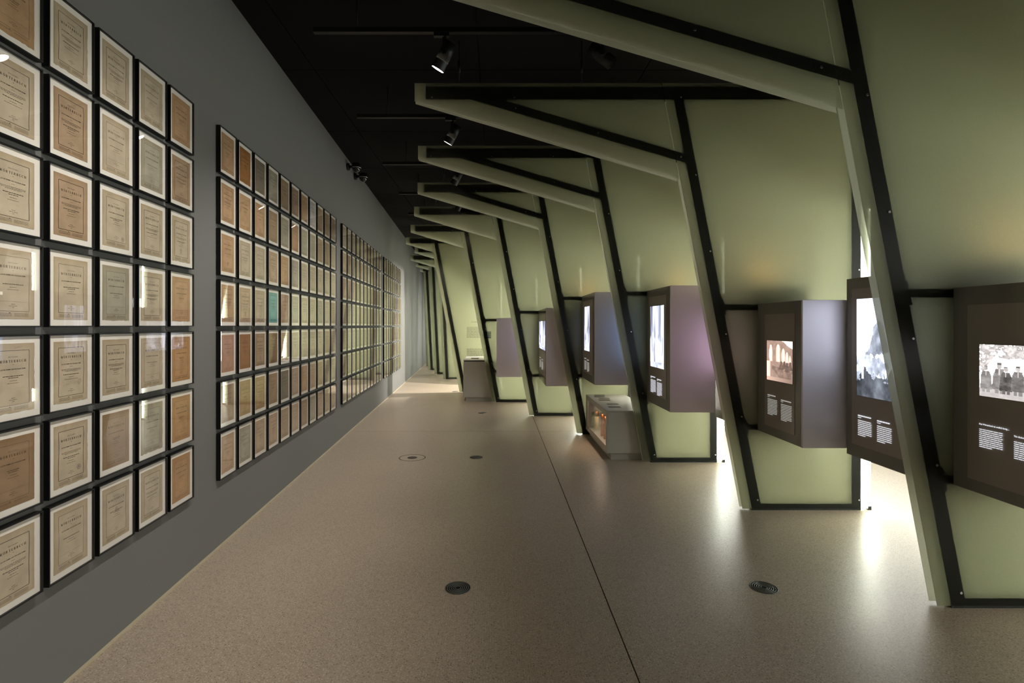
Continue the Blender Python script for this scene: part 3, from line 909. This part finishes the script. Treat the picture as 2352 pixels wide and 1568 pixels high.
class Pen:
    """flat print: quads in page XZ, merged into one sheet of ink"""
    def __init__(self):
        self.v = []; self.f = []
    def poly(self, pts):
        b = len(self.v); self.v += [(x, 0.0, z) for x, z in pts]; self.f.append(tuple(range(b, b + len(pts))))
    def rect(self, x0, z0, x1, z1):
        self.poly([(x0, z0), (x1, z0), (x1, z1), (x0, z1)])
    def stroke(self, pts, ws):
        L = []; R = []
        n = len(pts)
        for i in range(n):
            a = Vector(pts[max(i - 1, 0)]); b = Vector(pts[min(i + 1, n - 1)])
            d = (b - a).normalized(); nn = Vector((-d.y, d.x)) * (ws[i] if hasattr(ws, '__len__') else ws) / 2
            p = Vector(pts[i]); L.append(p + nn); R.append(p - nn)
        for i in range(n - 1):
            self.poly([tuple(R[i]), tuple(R[i + 1]), tuple(L[i + 1]), tuple(L[i])])
    def mesh(self, name, mat, y=0.0):
        me = bpy.data.meshes.new(name)
        # a hair of thickness so the ink has a front side only towards the room
        me.from_pydata([(x, y, z) for x, _, z in self.v], [], self.f)
        me.materials.append(mat)
        return me


def arc(cx, cz, rx, rz, a0, a1, n=12):
    return [(cx + rx * math.cos(math.radians(a0 + (a1 - a0) * i / n)), cz + rz * math.sin(math.radians(a0 + (a1 - a0) * i / n))) for i in range(n + 1)]


def arcw(a0, a1, thick, thin, n=12):
    return [thin + (thick - thin) * abs(math.cos(math.radians(a0 + (a1 - a0) * i / n))) ** 1.5 for i in range(n + 1)]


def glyph(ch, pen, ox, oz, h):
    """letters of a bold high-contrast roman; returns the advance"""
    K, T, Sf = .20, .045, .16
    def X(p):
        return [(ox + a * h, oz + b * h) for a, b in p]
    def rect(a, b, c, d):
        pen.rect(ox + a * h, oz + b * h, ox + c * h, oz + d * h)
    def stem(x):
        rect(x, 0, x + K, 1); rect(x - .08, 0, x + K + .08, T); rect(x - .08, 1 - T, x + K + .08, 1)
    def strk(p, w):
        pen.stroke(X(p), [q * h for q in w] if hasattr(w, '__len__') else w * h)
    if ch in 'OÖ':
        strk(arc(.42, .5, .33, .48, 0, 360, 24), arcw(0, 360, K, T, 24))
        if ch == 'Ö':
            rect(.20, 1.10, .34, 1.24); rect(.50, 1.10, .64, 1.24)
        return .86
    if ch == 'W':
        strk([(.08, 1), (.36, 0)], K); strk([(.36, 0), (.58, 1)], T + .02); strk([(.55, 1), (.82, 0)], K); strk([(.82, 0), (1.08, 1)], T + .02)
        for x in (.08, .56, 1.08):
            rect(x - .14, 1 - T, x + .14, 1)
        return 1.2
    if ch == 'R':
        stem(.1); strk(arc(.30, .75, .34, .23, 90, -90), arcw(90, -90, K, T)); rect(.28, .98 - T, .34, 1); rect(.28, .5, .34, .5 + T)
        strk([(.42, .5), (.62, .25), (.72, .04), (.84, .03)], [T * 2, K, K * .8, T]); return .92
    if ch == 'B':
        stem(.1); strk(arc(.30, .76, .28, .22, 90, -90), arcw(90, -90, K * .9, T)); strk(arc(.30, .27, .34, .25, 90, -90), arcw(90, -90, K, T)); return .82
    if ch == 'D':
        stem(.1); strk(arc(.28, .5, .46, .48, 90, -90, 16), arcw(90, -90, K, T, 16)); return .92
    if ch == 'E':
        stem(.1); rect(.28, 0, .72, T); rect(.28, 1 - T, .70, 1); rect(.28, .48, .54, .48 + T)
        rect(.66, 0, .72, .26); rect(.64, .76, .70, 1); rect(.50, .36, .54, .66); return .82
    if ch == 'T':
        stem(.34); rect(.04, 1 - T, .84, 1); rect(.04, .70, .10, 1); rect(.78, .70, .84, 1); return .90
    if ch == 'U':
        rect(.12, .32, .12 + K, 1); rect(.02, 1 - T, .42, 1); rect(.74, .32, .74 + T, 1); rect(.60, 1 - T, .92, 1)
        strk(arc(.49, .32, .27, .29, 180, 360), [K - (K - T) * i / 12 for i in range(13)]); return .96
    if ch == 'C':
        strk(arc(.46, .5, .36, .48, 55, 320, 18), arcw(55, 320, K, T, 18)); rect(.68, .66, .76, .98); return .86
    if ch == 'H':
        stem(.1); stem(.66); rect(.28, .48, .68, .48 + T); return 1.0
    if ch == 'S':
        strk([(.62, .78), (.52, .93), (.34, .97), (.18, .88), (.16, .72), (.30, .58), (.50, .44), (.62, .30), (.58, .12), (.40, .02), (.22, .06), (.12, .22)],
             [T, T, T, .1, .16, K, K, .16, .1, T, T, T]); rect(.58, .70, .64, .98); rect(.10, .02, .15, .32); return .74
    return .5


def word(pen, s, cx, z, h, track):
    tmp = Pen(); w = 0
    for c in s:
        w += glyph(c, tmp, w, 0, h) * h + track
    w -= track
    x = cx - w / 2
    for c in s:
        x += glyph(c, pen, x, z, h) * h + track


def dashes(pen, cx, z, w, h, rs, left=None):
    x = (cx - w / 2) if left is None else left
    end = x + w
    while x < end - .001:
        q = rs.uniform(.004, .012)
        e = min(end, x + q)
        # rough letter rhythm inside a word
        n = max(1, int((e - x) / (h * .75)))
        for i in range(n):
            a = x + (e - x) * i / n
            pen.rect(a, z, a + (e - x) / n * .78, z + h * (1 if rs.random() < .7 else 1.25))
        x = e + .0016


grimm = text_mesh('names', 'JACOB GRIMM UND WILHELM GRIMM', .0062, M['ink'], 'CENTER', bold=.00008)


def print_variant(i):
    rs = random.Random(100 + i)
    p = Pen()
    bw = (.0012, .0017, .0010, .0015, .0009)[i]
    x, zt, zb = .0685, .101, -.099
    wob = .0012
    for s in (-1, 1):
        pts = [(s * (x + wob * math.sin(t * 7 + i + s)), zb + (zt - zb) * t) for t in np.linspace(0, 1, 9)]
        pts[0] = (s * x, zb); pts[-1] = (s * x, zt)
        p.stroke(pts, bw * 1.3)
    p.rect(-x, zt - bw / 2, x, zt + bw / 2); p.rect(-x, zb - bw / 2, x, zb + bw / 2)
    word(p, 'DEUTSCHES', 0, .0755, .0042, .0011)
    word(p, 'WÖRTERBUCH', 0, .0575, .0092, .0030)
    dashes(p, 0, .049, .006, .0012, rs)
    z = .010
    if i in (1, 3):
        dashes(p, 0, .021, .016, .0012, rs)
        for w in (.108, .104, .07):
            dashes(p, 0, z, w, .0015, rs); z -= .0042
        z -= .010
    elif i == 2:
        z -= .012
    else:
        z -= .004
    dashes(p, 0, z, .088 if i != 4 else .05, .0026, rs); z -= .0062
    if i in (0, 1, 4):
        dashes(p, 0, z, .042, .0022, rs); z -= .0062
    z -= .004
    dashes(p, 0, z, .03, .0014, rs); z -= .009
    dashes(p, 0, z, .05 if i != 3 else .075, .0013, rs)
    if i in (2, 4):
        p.rect(-.06, -.064, .06, -.0635)
    for q, w in ((-.074, .016), (-.0805, .036), (-.0868, .008)):
        dashes(p, 0, q, w, .0014, rs)
    # hand and small print under the rule
    p.poly([(-.018, -.1055), (-.0135, -.1062), (-.012, -.1047), (-.0145, -.1036), (-.0175, -.1042)])
    for r in range(4 if i != 4 else 2):
        dashes(p, 0, -.1075 - r * .0034, .060, .0010, rs, left=-.066)
        dashes(p, 0, -.1075 - r * .0034, .062, .0010, rs, left=.004)
    b = len(p.v)
    me0 = grimm
    p.v += [(v.co.x, 0, v.co.y + .0305) for v in me0.vertices]
    for f in me0.polygons:
        if f.normal.z > .5:
            p.f.append(tuple(b + q for q in f.vertices))
    return p.mesh('print', M['ink'] if i in (0, 1, 3) else M['inkfaint'])


PRINTS = [print_variant(i) for i in range(5)]
pen = Pen(); pen.stroke(arc(0, 0, .0105, .0105, 0, 360, 24), .0009); pen.stroke(arc(0, 0, .0078, .0078, 0, 360, 24), .0005)
pen.stroke([(-.003, -.005), (0, .005), (.003, -.005)], .0012); pen.stroke([(-.004, 0), (.004, .001)], .0009); pen.stroke(arc(0, .002, .003, .003, 0, 360, 10), .0007)
STAMP = pen.mesh('stamp', M['stamp'])
pen = Pen(); pen.stroke([(-.016, -.002), (-.013, .004), (-.012, -.003), (-.008, .003), (-.007, -.002), (-.002, .002), (0, -.002), (.004, .005), (.005, -.002), (.010, .002), (.012, -.001), (.018, .003)], .0006)
SCRAWL = pen.mesh('handwriting', M['pencil'])
pen = Pen(); pen.stroke(arc(0, 0, .007, .012, 0, 360, 20), .0005); pen.stroke(arc(.001, 0, .0045, .009, 20, 330, 16), .0005)
OVAL = pen.mesh('stamp', M['stamp'])

# frame members, shared between all frames; local -y faces the room, wall at local y=0
bm = bmesh.new()
r = .0055
for a, b, c, d in ((-FW / 2, FW / 2, -FH / 2, -FH / 2 + r), (-FW / 2, FW / 2, FH / 2 - r, FH / 2), (-FW / 2, -FW / 2 + r, -FH / 2 + r, FH / 2 - r), (FW / 2 - r, FW / 2, -FH / 2 + r, FH / 2 - r)):
    bm_box(bm, a, b, -FD, -.004, c, d)
bm_box(bm, -FW / 2 + .03, FW / 2 - .03, -.004, -.0003, -FH / 2 + .03, FH / 2 - .03)
ME_FRAME = mesh_of(bm, 'frame', M['frame'])
bm = bmesh.new(); bm_box(bm, -FW / 2 + r, FW / 2 - r, -.021, -.005, -FH / 2 + r, FH / 2 - r); ME_MAT = mesh_of(bm, 'mat_board', M['mat'])
bm = bmesh.new(); bm_box(bm, -FW / 2 + r, FW / 2 - r, -.0285, -.0265, -FH / 2 + r, FH / 2 - r); ME_GLASS = mesh_of(bm, 'glass', M['picglass'])


def page_outline(i):
    rs = random.Random(300 + i)
    torn = i >= 2
    pts = []
    def side(p, q, n, amp):
        for k in range(n):
            t = k / n
            d = rs.uniform(-1, 1) * amp if k else 0
            x = p[0] + (q[0] - p[0]) * t; z = p[1] + (q[1] - p[1]) * t
            if p[1] == q[1]:
                z += d
            else:
                x += d
            pts.append((x, z))
    w, h = PW / 2, PH / 2
    side((-w, -h), (w, -h), 14, .0022 if torn else .0004)
    side((w, -h), (w, h), 18, (.0018 if i == 3 else .0006) if torn else .0004)
    side((w, h), (-w, h), 6, .0004)
    side((-w, h), (-w, -h), 10, .0004)
    return pts


ME_PAGE = {}
for i in range(4):
    for k_ in PAPERS:
        bm = bmesh.new(); bm_prism(bm, page_outline(i), -.0222, -.0211)
        ME_PAGE[(i, k_)] = mesh_of(bm, 'page', M['paper_' + k_])

G1 = ['obbbo', 'btbgt', 'btbbb', 'bbgbo', 'bbbbO', 'nbngO', 'bbbbO']
G2 = ['oNdgttowttt', 'oootgoggttb', 'obbpogbbbbb', 'opbepgbbgbt', 'PNtnpbbbbtb', 'tmmtdpoptbb', 'ogpptptgppp']
rs = random.Random(11)
def rnd(n, pool):
    return [''.join(rs.choice(pool) for _ in range(n)) for _ in range(7)]
G3 = rnd(11, 'ttpnbbgbbp'); G4 = rnd(9, 'bbbgptbb')
BLOCKS = [(2.911 - 4 * .28, 5, G1, 'nearest block'), (3.4965, 11, G2, 'second block'), (6.875, 11, G3, 'third block'), (10.24, 9, G4, 'farthest block')]
ROWW = ['top row', 'second row', 'third row', 'middle row', 'fifth row', 'sixth row', 'bottom row']
STAMPS = {(0, 2, 2): (.045, -.083), (0, 2, 4): (-.005, -.062), (0, 5, 1): (.042, -.066), (0, 6, 2): (.0, .012), (1, 2, 0): (0, -.065), (1, 3, 1): (.0, -.06), (1, 4, 2): (.0, -.06), (1, 6, 4): (-.02, -.06)}
SCRAWLS = {(0, 0, 1): (.02, .112), (0, 2, 1): (.0, .112), (0, 2, 2): (-.045, .113), (0, 3, 0): (.012, .112), (0, 4, 0): (.02, .112), (0, 4, 1): (-.03, -.055), (0, 6, 2): (.045, .112), (0, 5, 0): (.03, -.06)}
frame_rows_top = 2.8425 - FH / 2
cosw = math.cos(math.atan(WK))
for bi, (ys, nc, rows, bname) in enumerate(BLOCKS):
    for c in range(nc):
        yc = ys + c * .28 + FW / 2
        for r_ in range(7):
            z = frame_rows_top - r_ * .3445
            kcol = rows[r_][c]
            colw = 'leftmost' if c == 0 else ('rightmost' if c == nc - 1 else ORD[c] + ' from left')
            t = thing('framed_title_page', '%s title page in black frame, %s, %s, %s' % (PAPER_WORD[kcol], ROWW[r_], colw, bname), 'picture frame',
                      (wall_x(yc) + .0004, yc, z), WA, 'framed dictionary title pages')
            put('frame', ME_FRAME, t)
            put('mat_board', ME_MAT, t)
            v = rs.choice((0, 0, 1, 2, 3)) if kcol in 'bwgtdp' else rs.choice((4, 2, 3, 4))
            if bi == 0:
                v = {'b': (0, 3, 1, 2)[(r_ + c) % 4], 't': 1, 'g': 2}.get(kcol, 4)
            pg = put('page', ME_PAGE[(rs.choice((0, 0, 1, 2, 3)), kcol)], t)
            put('print', PRINTS[v], pg, (0, -.02245, 0))
            key = (bi, r_, c)
            if key in STAMPS:
                put('stamp', STAMP, pg, (STAMPS[key][0], -.0226, STAMPS[key][1]))
            if key == (0, 4, 1):
                put('stamp', OVAL, pg, (.045, -.0226, -.046), (0, math.radians(20), 0))
            if key in SCRAWLS:
                put('handwriting', SCRAWL, pg, (SCRAWLS[key][0], -.0226, SCRAWLS[key][1]), (0, math.radians(-8), 0))
            put('glass', ME_GLASS, t)
